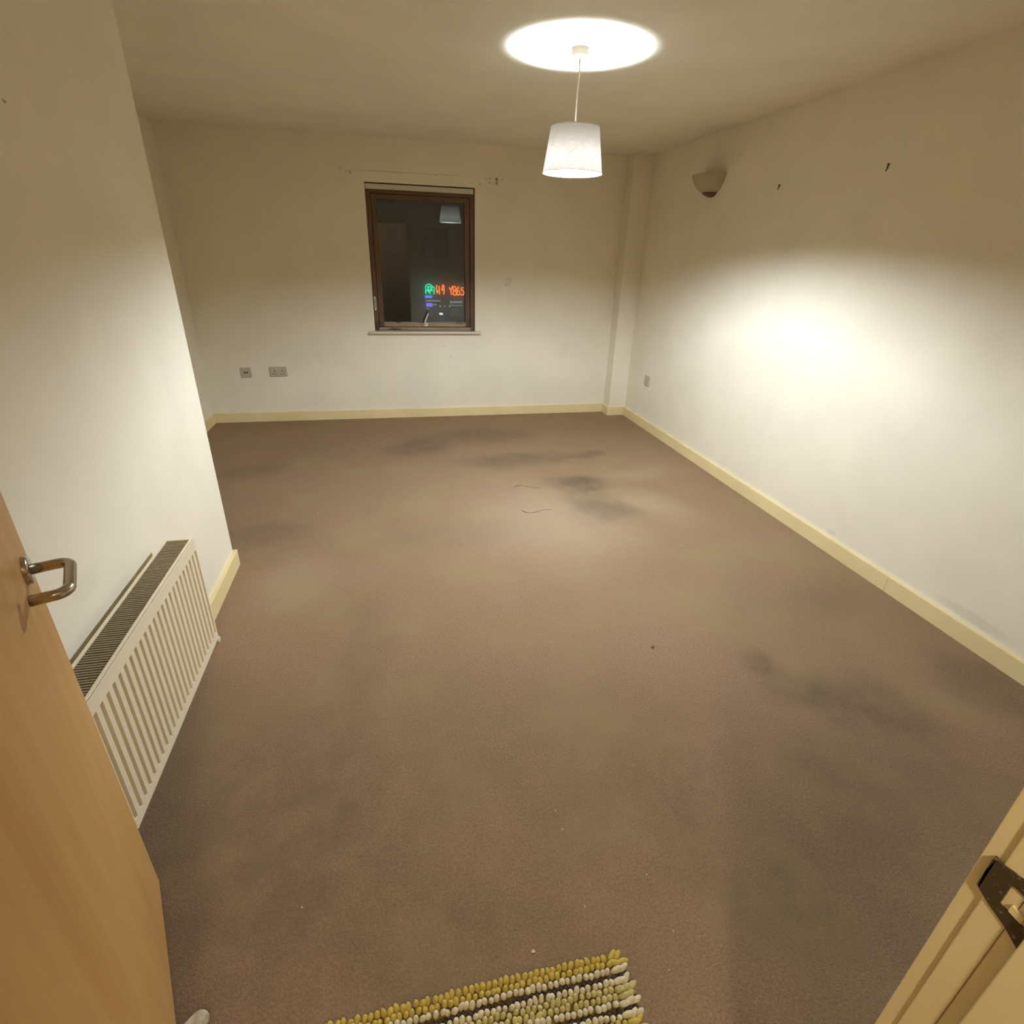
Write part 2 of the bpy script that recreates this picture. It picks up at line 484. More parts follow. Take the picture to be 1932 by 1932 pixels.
# pale batten closing the gap under the lintel
bm = bmesh.new(); rbox(bm, WX0 + .004, WX1 - .012, yf - .020, yf + .07, WZ1 - .050, WZ1 - .010, .002)
mesh_obj('head_batten', bm, M['white_plastic'], win)
bm = bmesh.new(); box(bm, WX0 + .088, WX1 - .088, yf + .034, yf + .038, WZ0 + .072, WZ1 - .118)
mesh_obj('window_pane', bm, M['glass'], win)
# window board
bm = bmesh.new(); rbox(bm, WX0 - .055, WX1 + .055, YB - .045, YB - .0005, WZ0 - .022, WZ0 + .001, .006, 3)
box(bm, WX0 + .001, WX1 - .001, YB - .002, yf, WZ0 - .003, WZ0 + .001)
sill = mesh_obj('window_board', bm, M['white_plastic'], win)
# lever handle of the sash and the small keep plate on the left stile
hb = Vector((.385, yf, .905))
bm = bmesh.new(); rbox(bm, hb.x - .022, hb.x + .022, yf - .008, yf + .006, hb.z - .018, hb.z + .012, .003)
hnd = mesh_obj('window_handle', bm, M['white_metal'], win)
bm = bmesh.new(); tube(bm, [(hb.x - .006, yf - .012, hb.z), (hb.x - .008, yf - .035, hb.z + .010), (hb.x + .000, yf - .040, hb.z + .045), (hb.x + .028, yf - .040, hb.z + .105)], [.009, .009, .008, .006], 10)
mesh_obj('handle_lever', bm, M['white_metal'], hnd, True)
bm = bmesh.new()
for (a, b, c, d) in ((-.008, .008, .010, .120), ):
    rbox(bm, WX0 + .018 + a, WX0 + .018 + b, yf - .006, yf + .002, 1.03, 1.15, .002)
kp = mesh_obj('window_catch', bm, M['white_metal'], win)
bm = bmesh.new(); box(bm, WX0 + .0155, WX0 + .0205, yf - .0068, yf - .005, 1.045, 1.135)
mesh_obj('catch_slot', bm, M['socket_hole'], kp)

# ------------------------------------------------------------------ doorway lining and its metal keep
def trim(name, boxes, bevel=.0015):
    return simple(name, boxes, M['frame_gloss'], bevel=bevel)
jr = trim('trim_1', [(JR, JR + .03, YH, YD - .0005, 0, 2.03), (JR - .012, JR, .096, .157, 0, 2.018), (JR - .0004, JR + .01, .1735, .1965, 0, 2.03)])
trim('trim_2', [(JL - .03, JL, YH, YD - .0005, 0, 2.03), (JL, JL + .012, .096, .150, 0, 2.018)])
trim('trim_3', [(JL, JR, YH, YD - .0005, 2.0, 2.03), (JL + .012, JR - .012, .096, .150, 1.988, 2.0)])
trim('trim_4', [(JR + .0035, JR + .072, YD, YD + .0180, 0, 2.095)], .001)
trim('trim_5', [(JL - .072, JL - .007, YD, YD + .0165, 0, 2.095), (JL - .007, JR + .007, YD, YD + .0165, 2.03, 2.095)])
# thin seam line in the right lining
bm = bmesh.new(); box(bm, JR - .0006, JR + .001, .1727, .1733, 0, 2.0)
mesh_obj('lining_seam', bm, mat('seam_shadow_gap', (0.30, 0.20, 0.08), .8), jr)
# strike plate: curved lip wraps the room-side edge
def plate_with_hole(bm, outer, inner, x0, x1):
    """outer, inner: same number of (y, z) points"""
    n = len(outer)
    L = {}
    for k, (pts, x) in enumerate(((outer, x0), (outer, x1), (inner, x0), (inner, x1))):
        L[k] = [bm.verts.new((x, a, b)) for a, b in pts]
    for i in range(n):
        j = (i + 1) % n
        bm.faces.new((L[0][i], L[0][j], L[2][j], L[2][i]))
        bm.faces.new((L[1][i], L[3][i], L[3][j], L[1][j]))
        bm.faces.new((L[0][i], L[1][i], L[1][j], L[0][j]))
        bm.faces.new((L[2][i], L[2][j], L[3][j], L[3][i]))
outer = [(.2015, 1.029), (.2025, 1.050), (.2015, 1.068), (.190, 1.073), (.172, 1.084), (.150, 1.095), (.1585, 1.060), (.1585, 1.030), (.150, 1.000), (.165, 1.0175), (.180, 1.0205), (.190, 1.0245)]
outer = [(.2015, 1.029), (.2030, 1.050), (.2010, 1.068), (.190, 1.0715), (.176, 1.075), (.1580, 1.088), (.1580, 1.064), (.1580, 1.046), (.1580, 1.010), (.172, 1.018), (.180, 1.0205), (.190, 1.0235)]
inner = [(.1840, 1.034), (.1840, 1.047), (.1840, 1.060), (.1800, 1.061), (.1740, 1.061), (.1640, 1.061), (.1640, 1.055), (.1640, 1.045), (.1640, 1.034), (.1700, 1.034), (.1750, 1.034), (.1800, 1.034)]
bm = bmesh.new(); plate_with_hole(bm, outer, inner, JR - .0025, JR - .0002)
# lip that bends round the edge
prism(bm, [(JR - .0025, .2005), (JR - .0025, .2030), (JR + .010, .2062), (JR + .010, .2040)], 'z', 1.030, 1.067)
sp = mesh_obj('strike_plate', bm, M['tarnish'], jr); sp['label'] = 'dark tarnished metal strike plate'
bm = bmesh.new(); box(bm, JR - .0006, JR + .0005, .1635, .1845, 1.0335, 1.0615)
box(bm, JR - .0035, JR - .0006, .166, .1765, 1.036, 1.044)
mesh_obj('latch_hole', bm, M['frame_gloss'], sp)

# ------------------------------------------------------------------ door, standing open
D0 = Vector((-.684, 1.055, 0)); dd = Vector((.389, -.9212, 0)).normalized(); dn = Vector((-dd.y, dd.x, 0))  # dn: towards the camera side
TH = .040; DW = .873; DZ0, DZ1 = .009, 1.985
def dpt(s, off, z):
    return D0 + dd * s + dn * off + Vector((0, 0, z))
def dbox(bm, s0, s1, o0, o1, z0, z1, r=.0):
    b2 = bmesh.new(); box(b2, s0, s1, o0, o1, z0, z1)
    if r: bmesh.ops.bevel(b2, geom=b2.edges[:], offset=r, segments=2, affect='EDGES')
    for v in b2.verts: v.co = dpt(v.co.x, v.co.y, v.co.z)
    merge(bm, b2)
bm = bmesh.new(); dbox(bm, 0, DW, -TH, 0, DZ0, DZ1, .0012)
door = struct(mesh_obj('door_1', bm, M['door']))
def d_tube(bm, pts, r, seg=20):
    tube(bm, [dpt(*p) for p in pts], r, seg)
def arc(c, r, a0, a1, n=7):
    return [(c[0] + r * math.cos(math.radians(a0 + (a1 - a0) * i / n)), c[1] + r * math.sin(math.radians(a0 + (a1 - a0) * i / n))) for i in range(n + 1)]
HZ = 1.003
for side in (1, -1):
    b = 0 if side == 1 else -TH
    # round rose
    bm = bmesh.new()
    N = 40; prof = [(.0262, 0), (.0262, .006), (.0245, .0085), (.012, .0088), (.0, .0088)]
    rings = []
    for rr, o in prof:
        rings.append([bm.verts.new(dpt(.060 + rr * math.cos(2 * math.pi * i / N), b + side * o, HZ + rr * math.sin(2 * math.pi * i / N))) for i in range(N)])
    for a_, b_ in zip(rings, rings[1:]):
        for i in range(N):
            j = (i + 1) % N
            if a_ is rings[-2] : continue
            bm.faces.new((a_[i], a_[j], b_[j], b_[i]))
    bm.faces.new(rings[-2])
    bmesh.ops.delete(bm, geom=rings[-1], context='VERTS')
    rose = mesh_obj('door_handle', bm, M['chrome'], door, True)
    rose['label'] = 'brushed steel lever handle on round rose'
    # return-to-door lever
    bm = bmesh.new()
    out_ = .066; R_ = .020; Lv = .122
    pts = [(.060, b + side * .004, HZ)]
    c1 = (.060 + R_, out_ - R_)
    for (u, v_) in arc(c1, R_, 180, 90): pts.append((u, b + side * v_, HZ))
    c2 = (.060 + Lv - R_, out_ - R_)
    for (u, v_) in arc(c2, R_, 90, 0): pts.append((u, b + side * v_, HZ))
    pts.append((.060 + Lv, b + side * .013, HZ))
    d_tube(bm, pts, .0095)
    mesh_obj('lever', bm, M['chrome'], rose, True)
# latch face and hinges
bm = bmesh.new(); dbox(bm, -.0006, .002, -.032, -.008, .93, 1.12); mesh_obj('latch_plate', bm, M['tarnish'], door)
for z in (.25, 1.0, 1.75):
    bm = bmesh.new(); tube(bm, [dpt(DW + .004, .004, z - .045), dpt(DW + .004, .004, z + .045)], .006, 12)
    mesh_obj('hinge', bm, M['chrome'], door, True)

# ------------------------------------------------------------------ pendant lamp
LX, LY = .952, 3.004
pend = thing('pendant_lamp', (LX, LY, H), 'white drum-like linen pendant lamp hanging lit from the ceiling', 'lamp')
bm = bmesh.new(); lathe(bm, [(.0, H - .0), (.040, H - .0), (.040, H - .004), (.0375, H - .007), (.0375, H - .026), (.034, H - .032), (.010, H - .034), (.005, H - .040), (.0, H - .040)], (LX, LY, 0), 40)
bmesh.ops.remove_doubles(bm, verts=bm.verts, dist=1e-5)
mesh_obj('ceiling_rose', bm, M['white_plastic'], pend, True)
bm = bmesh.new(); tube(bm, [(LX, LY, H - .038), (LX + .004, LY, H - .09), (LX - .001, LY, H - .16), (LX - .001, LY, H - .26), (LX, LY, 2.055)], .0034, 10)
mesh_obj('flex', bm, M['white_plastic'], pend, True)
ZT, ZBm, RT, RB = 2.102, 1.912, .1165, .1455
bm = bmesh.new()
NS = 96
def srad(z): return RB + (RT - RB) * (z - ZBm) / (ZT - ZBm)
zs = [ZBm, ZBm + .006, ZBm + .03, ZBm + .07, ZBm + .11, ZBm + .15, ZT - .006, ZT]
lathe(bm, [(srad(z), z) for z in zs] , (LX, LY, 0), NS)
shade = mesh_obj('lamp_shade', bm, M['shade'], pend, True)
for z, rr in ((ZBm, RB), (ZT, RT)):
    bm = bmesh.new()
    pts = [(LX + rr * math.cos(a), LY + rr * math.sin(a), z) for a in (2 * math.pi * i / 96 for i in range(97))]
    tube(bm, pts, .0016, 8, caps=False)
    mesh_obj('shade_ring', bm, M['white_plastic'], shade, True)
bm = bmesh.new()
for a in (0.5, 0.5 + 2.094, 0.5 + 4.189):
    ca, sa = math.cos(a), math.sin(a)
    tube(bm, [(LX + .020 * ca, LY + .020 * sa, ZT - .050), (LX + .055 * ca, LY + .055 * sa, ZT - .045), (LX + RT * ca, LY + RT * sa, ZT)], .0014, 8)
pts = [(LX + .021 * math.cos(a), LY + .021 * math.sin(a), ZT - .050) for a in (2 * math.pi * i / 24 for i in range(25))]
tube(bm, pts, .0016, 8, caps=False)
mesh_obj('shade_carrier', bm, M['white_metal'], shade, True)
bm = bmesh.new(); lathe(bm, [(.0, 2.060), (.009, 2.060), (.014, 2.050), (.0195, 2.046), (.0195, 2.012), (.0165, 2.010), (.0, 2.010)], (LX, LY, 0), 32)
bmesh.ops.remove_doubles(bm, verts=bm.verts, dist=1e-5)
mesh_obj('lamp_holder', bm, M['white_plastic'], pend, True)
bm = bmesh.new(); prof = [(.0, 2.011), (.013, 2.011), (.0145, 2.003), (.020, 1.992), (.0262, 1.982), (.0262, 1.980), (.0, 1.980)]
lathe(bm, prof, (LX, LY, 0), 32); bmesh.ops.remove_doubles(bm, verts=bm.verts, dist=1e-5)
bulb = mesh_obj('bulb', bm, M['white_plastic'], pend, True)
bm = bmesh.new(); prof = [(.0, 1.9795)]
for i in range(0, 13):
    a = math.radians(25 - i * 115 / 12.0)
    prof.append((.0290 * math.cos(a), 1.967 + .0290 * math.sin(a)))
prof[-1] = (0, 1.967 - .0290)
lathe(bm, prof, (LX, LY, 0), 32); bmesh.ops.remove_doubles(bm, verts=bm.verts, dist=1e-5)
mesh_obj('glowing_dome', bm, M['bulb'], bulb, True)

# ------------------------------------------------------------------ hall ceiling light (gives the light on the door lining)
hl = thing('hall_ceiling_light', (-.05, -.75, H), 'small round hallway ceiling light behind the doorway', 'ceiling light')
bm = bmesh.new(); lathe(bm, [(.0, H), (.075, H), (.075, H - .012), (.052, H - .03), (.0, H - .03)], (-.05, -.75, 0), 48); bmesh.ops.remove_doubles(bm, verts=bm.verts, dist=1e-5)
mesh_obj('light_base', bm, M['white_plastic'], hl, True)
bm = bmesh.new(); lathe(bm, [(.045, H - .03), (.055, H - .05), (.055, H - .065), (.04, H - .085), (.0, H - .092)], (-.05, -.75, 0), 48); bmesh.ops.remove_doubles(bm, verts=bm.verts, dist=1e-5)
mesh_obj('diffuser', bm, M['hall_glow'], hl, True)

# ------------------------------------------------------------------ radiator
RXF, RXB, RY0, RY1, RZ0, RZ1 = -.725, -.822, 1.042, 1.930, .140, .583
rad = thing('radiator', (RXB, (RY0 + RY1) / 2, RZ0), 'cream double panel radiator with vertical flutes on the left wall', 'radiator')
def fluted(bm, xf, sgn, y0, y1, z0, z1, first, pitch, n, gw=.0155, dep=.026, thick=.031, mt=.031, mb=.030):
    """panel whose front at xf (facing sgn) carries n pressed vertical channels"""
    ys = [y0]
    for i in range(n):
        c = first + i * pitch
        ys += [c - gw / 2, c + gw / 2]
    ys.append(y1)
    zz = [z0, z0 + mb, z1 - mt, z1]
    V = {}
    def v(i, j, d=0, dy=0, dz=0):
        key = (i, j, d)
        if key not in V:
            V[key] = bm.verts.new((xf - sgn * d, ys[i] + dy, zz[j] + dz))
        return V[key]
    for i in range(len(ys) - 1):
        for j in range(3):
            groove = (i % 2 == 1 and j == 1)
            if not groove:
                bm.faces.new((v(i, j), v(i + 1, j), v(i + 1, j + 1), v(i, j + 1)))
            else:
                s = .0010
                a = bm.verts.new((xf - sgn * dep, ys[i] + s, zz[1] + .004)); b = bm.verts.new((xf - sgn * dep, ys[i + 1] - s, zz[1] + .004))
                c = bm.verts.new((xf - sgn * dep, ys[i + 1] - s, zz[2] - .004)); d = bm.verts.new((xf - sgn * dep, ys[i] + s, zz[2] - .004))
                A, B, C, D = v(i, 1), v(i + 1, 1), v(i + 1, 2), v(i, 2)
                for q in ((A, B, b, a), (B, C, c, b), (C, D, d, c), (D, A, a, d), (a, b, c, d)):
                    bm.faces.new(q)
    # returns to the back
    xb = xf - sgn * thick
    n_ = len(ys)
    back = {(i, j): bm.verts.new((xb, ys[i], zz[j])) for i in range(n_) for j in (0, 3)}
    for i in range(n_ - 1):
        bm.faces.new((v(i, 3), v(i + 1, 3), back[(i + 1, 3)], back[(i, 3)]))
        bm.faces.new((v(i, 0), v(i + 1, 0), back[(i + 1, 0)], back[(i, 0)]))
        bm.faces.new((back[(i, 0)], back[(i + 1, 0)], back[(i + 1, 3)], back[(i, 3)]))
    for i in (0, n_ - 1):
        bm.faces.new((v(i, 0), v(i, 1), v(i, 2), v(i, 3), back[(i, 3)], back[(i, 0)]))
bm = bmesh.new()
N_G, FIRST = 25, 1.913 - 24 * .0341
fluted(bm, RXF, 1, RY0, RY1, RZ0, RZ1 - .012, FIRST, .0341, N_G)
mesh_obj('front_panel', bm, M['radiator'], rad)
bm = bmesh.new(); fluted(bm, RXB, -1, RY0, RY1, RZ0, RZ1 - .012, FIRST, .0341, N_G)
mesh_obj('rear_panel', bm, M['radiator'], rad)
# side covers and top rim
for y0, y1 in ((RY0 - .001, RY0 + .006), (RY1 - .006, RY1 + .001)):
    bm = bmesh.new(); rbox(bm, RXB + .004, RXF - .004, y0, y1, RZ0 + .02, RZ1 - .004, .0015)
    mesh_obj('side_cover', bm, M['radiator'], rad)
bm = bmesh.new()
box(bm, RXF - .0036, RXF, RY0, RY1, RZ1 - .0125, RZ1 - .002)
rbox(bm, RXF - .0135, RXF - .0050, RY0, RY1, RZ1 - .014, RZ1 + .0012, .001)
rbox(bm, RXB, RXB + .0085, RY0, RY1, RZ1 - .014, RZ1, .0015)
rbox(bm, RXB + .008, RXF - .0115, RY1 - .006, RY1, RZ1 - .014, RZ1, .0015)
rbox(bm, RXB + .008, RXF - .0115, RY0, RY0 + .006, RZ1 - .014, RZ1, .0015)
mesh_obj('top_rim', bm, M['radiator'], rad)
bm = bmesh.new(); box(bm, RXF - .0050, RXF - .0036, RY0 + .002, RY1 - .002, RZ1 - .006, RZ1 - .0014)
mesh_obj('rim_seam', bm, M['radiator_slat'], rad)
bm = bmesh.new()
y = RY0 + .012
random.seed(3)
while y < RY1 - .010:
    j = random.uniform(-.0006, .0006)
    vs = box(bm, RXB + .0085, RXF - .0125, y + j, y + .0052 + j, RZ1 - .010, RZ1 - .0045)
    y += .0100
mesh_obj('grille', bm, M['radiator_slat'], rad)
bm = bmesh.new(); box(bm, RXB + .0315, RXF - .0315, RY0 + .01, RY1 - .01, RZ0 + .04, RZ1 - .022)
mesh_obj('convector', bm, M['radiator_dark'], rad)
for yb in (1.25, 1.75):
    bm = bmesh.new(); box(bm, XP + .0005, RXB + .012, yb - .015, yb + .015, RZ0 + .06, RZ1 - .04)
    mesh_obj('wall_bracket', bm, M['radiator'], rad)
# bottom valve with white cap at the far end, pipe down to the floor
bm = bmesh.new(); tube(bm, [(-.772, RY1 - .012, .150), (-.772, RY1 + .006, .138), (-.772, RY1 + .016, .118)], .011, 16)
tube(bm, [(-.772, RY1 + .016, .116), (-.858, RY1 + .016, .116)], .0078, 14)
vb = mesh_obj('valve_body', bm, M['tarnish'], rad, True)
bm = bmesh.new(); lathe(bm, [(.0, 0), (.013, 0), (.0155, .004), (.0155, .030), (.013, .034), (0, .034)], (-.764, RY1 + .018, .114), 24, axis='x'); bmesh.ops.remove_doubles(bm, verts=bm.verts, dist=1e-5)
mesh_obj('valve_cap', bm, M['white_plastic'], vb, True)

# ------------------------------------------------------------------ sconce on the right wall
sc = thing('wall_sconce', (XR, 4.32, 2.05), 'unlit half-bowl plaster uplighter mounted high on the right wall', 'wall lamp')
bm = bmesh.new()
outer_p = [(.163, 2.123), (.160, 2.108), (.142, 2.068), (.115, 2.032), (.078, 2.008)]
inner_p = [(.070, 2.012), (.108, 2.037), (.135, 2.072), (.153, 2.110), (.156, 2.123)]
lathe(bm, outer_p + inner_p + [outer_p[0]], (XR, 4.32, 0), 40, math.pi / 2, 3 * math.pi / 2)
mesh_obj('bowl', bm, mat('sconce_plaster', (0.46, 0.385, 0.26), 0.8), sc, True)
bm = bmesh.new(); lathe(bm, [(.074, 2.012), (.066, 1.998), (.040, 1.983), (.0, 1.978)], (XR, 4.32, 0), 28, math.pi / 2, 3 * math.pi / 2)
lathe(bm, [(.074, 2.012), (.0, 2.014)], (XR, 4.32, 0), 28, math.pi / 2, 3 * math.pi / 2)
bmesh.ops.remove_doubles(bm, verts=bm.verts, dist=1e-5)
M['sconce_brown'] = mat('brown_glass', (0.10, 0.05, 0.02), 0.35)
mesh_obj('bottom_cap', bm, M['sconce_brown'], sc, True)
bm = bmesh.new(); tube(bm, [(XR - .001, 4.32, 2.06), (XR - .06, 4.32, 2.06)], .014, 14)
mesh_obj('lamp_holder', bm, M['white_plastic'], sc, True)

# ------------------------------------------------------------------ sockets
ds = thing('double_power_socket', (-1.017, YB, .475), 'wide double power socket with six pin holes on the back wall', 'socket')
bm = bmesh.new(); rbox(bm, -1.094, -.940, YB - .010, YB - .0003, .430, .521, .003)
fp = mesh_obj('face_plate', bm, M['socket'], ds)
for cx in (-1.052, -.982):
    bm = bmesh.new()
    box(bm, cx - .004, cx + .004, YB - .0106, YB - .009, .476, .487)
    box(bm, cx - .016, cx - .008, YB - .0106, YB - .009, .452, .459)
    box(bm, cx + .008, cx + .016, YB - .0106, YB - .009, .452, .459)
    mesh_obj('outlet', bm, M['socket_hole'], fp)
for cx in (-1.031, -1.003):
    bm = bmesh.new(); rbox(bm, cx - .0075, cx + .0075, YB - .0135, YB - .009, .492, .512, .0015)
    mesh_obj('rocker_switch', bm, M['white_plastic'], fp)
ts = thing('aerial_socket', (-1.304, YB, .470), 'small square aerial socket with two round holes beside the double socket', 'socket')
bm = bmesh.new(); rbox(bm, -1.349, -1.258, YB - .010, YB - .0003, .426, .517, .003)
fp = mesh_obj('face_plate', bm, M['socket'], ts)
for cx in (-1.313, -1.292):
    bm = bmesh.new(); lathe(bm, [(.0, -.0125), (.0075, -.0125), (.0075, -.009)], (cx, YB, .472), 20, axis='y'); bmesh.ops.remove_doubles(bm, verts=bm.verts, dist=1e-5)
    mesh_obj('coaxial_outlet', bm, M['socket_hole'], fp)
bs = thing('blank_wall_plate', (XR, 4.958, .463), 'plain square wall plate low on the right wall near the corner', 'wall plate')
bm = bmesh.new(); rbox(bm, XR - .014, XR - .0003, 4.913, 5.003, .418, .507, .003)
mesh_obj('face_plate', bm, M['socket'], bs)

# ------------------------------------------------------------------ picture nails on the right wall
for (y, z, s, lab) in ((3.515, 1.985, 1.0, 'small black nail in the right wall, the one nearer the sconce'),
                       (2.687, 1.998, 1.15, 'small black nail in the right wall, the one farther from the sconce')):
    bm = bmesh.new()
    tube(bm, [(XR + .004, y, z), (XR - .007, y, z + .001)], .0022 * s, 8)
    tube(bm, [(XR - .007, y, z + .001), (XR - .0085, y, z + .001)], .0046 * s, 10)
    tube(bm, [(XR - .004, y, z), (XR - .0045, y + .004, z - .012 * s), (XR - .003, y + .009, z - .024 * s)], [.003 * s, .0026 * s, .0018 * s], 6)
    o = mesh_obj('wall_nail', bm, M['black'])
    tag(o, lab, 'nail', 'nails in the right wall')

# ------------------------------------------------------------------ rug of chenille noodles
RGX0, RGX1, RGY0, RGY1 = -.318, .450, .215, .655
rug = thing('bath_mat_rug', ((RGX0 + RGX1) / 2, (RGY0 + RGY1) / 2, 0), 'yellow and cream striped chenille rug lying just inside the doorway', 'rug')
M['rug_y'] = mat('mustard_chenille', (0.60, 0.455, 0.11), 0.95, spec=0.1)
M['rug_p'] = mat('pale_yellow_chenille', (0.58, 0.50, 0.21), 0.95, spec=0.1)
M['rug_c'] = mat('cream_chenille', (0.74, 0.65, 0.45), 0.95, spec=0.1)
M['rug_d'] = mat('dark_brown_chenille', (0.07, 0.045, 0.035), 0.95, spec=0.1)
M['rug_b'] = mat('rug_backing', (0.20, 0.13, 0.03), 0.95, spec=0.1)
for k in 'ypcd':
    g = NT(M['rug_' + k]); co = g.coord()
    c0 = tuple(g.p.inputs['Base Color'].default_value)[:3]
    g.l(g.mix(g.mapr(g.noise(co, 120, 3), .35, .7, 0, .8), c0, tuple(q * .72 for q in c0)), g.p.inputs['Base Color'])
    g.bump(g.noise(co, 900, 2), .5, .001)
bm = bmesh.new(); rbox(bm, RGX0 + .006, RGX1 - .008, RGY0 + .004, RGY1 - .004, .0, .006, .002)
mesh_obj('rug_backing', bm, M['rug_b'], rug)
# one noodle template
bt = bmesh.new(); bmesh.ops.create_uvsphere(bt, u_segments=8, v_segments=6, radius=1)
tv = np.array([v.co[:] for v in bt.verts]); tf = [[v.index for v in f.verts] for f in bt.faces]; bt.free()
rng = np.random.RandomState(5)
rows_pattern = ['y', 'y', 'c', 'd', 'c', 'p', 'p', 'c', 'd', 'c'] + ['y'] * 9 + ['c'] * 3 + ['d', 'c', 'p', 'p', 'c', 'd', 'c', 'y', 'y', 'y', 'y', 'y', 'y', 'y']
rowp = .0132; colp = .0140
NAMES = {'y': 'mustard_stripe', 'p': 'pale_yellow_stripe', 'c': 'cream_stripe', 'd': 'dark_stripe'}
groups = []
yy = RGY1 - .006
for ri, rk in enumerate(rows_pattern):
    if yy < RGY0 + .004: break
    if not groups or groups[-1][0] != rk: groups.append((rk, []))
    groups[-1][1].append((ri, yy))
    yy -= rowp * (.72 if rk == 'd' else 1.0)
for kind, rows in groups:
    verts, faces = [], []
    for ri, yy in rows:
        nx = int((RGX1 - RGX0) / colp)
        for ci in range(nx + 1):
            x = RGX0 + .004 + ci * colp + (colp / 2 if ri % 2 else 0)
            if x > RGX1 + .002: continue
            edge = x > RGX1 - .030
            r1 = .0070 * rng.uniform(.9, 1.12); hh = .0118 * rng.uniform(.85, 1.15)
            zc = .0125
            if kind == 'd': r1 *= .95; hh *= .72; zc = .0085
            P = tv * np.array([r1, r1, hh])
            ax = rng.normal(0, .22); ay = rng.normal(.05, .20)
            if edge:
                ay = .95 + rng.normal(0, .12); P = P * np.array([1, 1, 1.35])
            if ri == 0: ax = -.45 + rng.normal(0, .15)
            cy_, sy_ = math.cos(ay), math.sin(ay); cx_, sx_ = math.cos(ax), math.sin(ax)
            Ry = np.array([[cy_, 0, sy_], [0, 1, 0], [-sy_, 0, cy_]]); Rx = np.array([[1, 0, 0], [0, cx_, -sx_], [0, sx_, cx_]])
            P = P @ (Ry @ Rx).T
            P = P + np.array([x + rng.normal(0, .0012) + (.006 if edge else 0), yy + rng.normal(0, .0012) + .002 * math.sin(x * 9), zc])
            P[:, 2] = np.maximum(P[:, 2], .0008)
            b0 = len(verts)
            verts.extend(P.tolist()); faces.extend([[b0 + q for q in f] for f in tf])
    nm = NAMES[kind]
    me = bpy.data.meshes.new(nm); me.from_pydata(verts, [], faces); me.materials.append(M['rug_' + kind])
    for p in me.polygons: p.use_smooth = True
    o = bpy.data.objects.new(nm, me); COL.objects.link(o); o.parent = rug
    o.matrix_parent_inverse = Matrix.Translation(-rug.location)

# ------------------------------------------------------------------ white fabric roll by the foot of the door
bm = bmesh.new()
a = Vector((-.478, .725, .021)); d_ = Vector((-.030, -.075, 0)).normalized()
d_ = Vector((-.052, -.048, 0)).normalized()
pts, rad_ = [], []
for i in range(7):
    t_ = i / 6 * math.pi / 2
    pts.append(a + d_ * (.020 * (1 - math.sin(t_)))); rad_.append(max(.0006, .020 * math.cos(t_)))
pts = pts[::-1]; rad_ = rad_[::-1]
# rounded end then a slightly lumpy body that stops at the door face
pts = [a + d_ * (.020 * (1 - math.cos(q))) for q in (0.02, .3, .6, .9, 1.2, 1.5)]
rad_ = [.020 * math.sin(q) for q in (0.02, .3, .6, .9, 1.2, 1.5)]
for s_, r_ in ((.030, .0200), (.040, .0195), (.050, .0188), (.058, .0192)):
    pts.append(a + d_ * s_); rad_.append(r_)
tube(bm, pts, rad_, 20)
o = mesh_obj('fabric_roll', bm, M['cloth_white'], None, True)
tag(o, 'off-white rounded end of a soft fabric roll on the carpet by the door foot', 'fabric roll')

# ------------------------------------------------------------------ crumbs on the carpet
def crumb(x, y, s, label, group=None):
    b = bmesh.new(); bmesh.ops.create_icosphere(b, subdivisions=2, radius=1)
    for v in b.verts:
        k = 1 + random.uniform(-.25, .25)
        v.co = Vector((v.co.x * s * k, v.co.y * s * .7 * k, v.co.z * s * .5 * k))
    rot = Matrix.Rotation(random.uniform(0, 3), 3, 'Z')
    for v in b.verts: v.co = rot @ v.co + Vector((x, y, s * .45))
    o = mesh_obj('carpet_crumb', b, M['crumb'])
    tag(o, label, 'crumb', group)
crumb(.253, .702, .0050, 'largest pale crumb on the carpet, just beyond the far edge of the rug')
for x, y, s in ((.415, .989, .0028), (-.309, .918, .0026), (.607, .818, .0025), (.613, .675, .0025), (.413, 1.051, .0024), (.878, 2.35, .0034),
                (.994, 2.561, .0032), (1.642, 2.55, .0036), (.363 + .2, .60, .002), (.411, .775, .0024), (-.502, 3.346, .0034), (1.30, 3.66, .003)):
    crumb(x, y, s, 'tiny pale crumb on the brown carpet away from the rug', 'tiny pale crumbs scattered on the carpet')
# two dark hair-like squiggles pressed in the pile
M['hair'] = mat('dark_thread', (0.20, 0.14, 0.09), 0.95)
for P, lab in (([(.845, 3.574), (.87, 3.60), (.912, 3.605), (.95, 3.575), (.99, 3.55), (1.035, 3.535)], 'thin dark thread squiggle on the carpet, the one nearer the window'),
          ([(.81, 3.185), (.825, 3.15), (.855, 3.134), (.90, 3.14), (.95, 3.165), (1.01, 3.165)], 'thin dark thread squiggle on the carpet, the one farther from the window')):
    bm = bmesh.new(); tube(bm, [(x, y, .0010) for x, y in P], [.0026, .0044, .0016, .0022, .0016, .0012], 6)
    tag(mesh_obj('carpet_thread', bm, M['hair']), lab, 'thread')
bm = bmesh.new(); tube(bm, [(1.05, 1.712, .004), (1.062, 1.724, .004)], .004, 8)
tag(mesh_obj('dark_speck', bm, M['hair']), 'small dark brown speck in the middle of the carpet', 'speck')

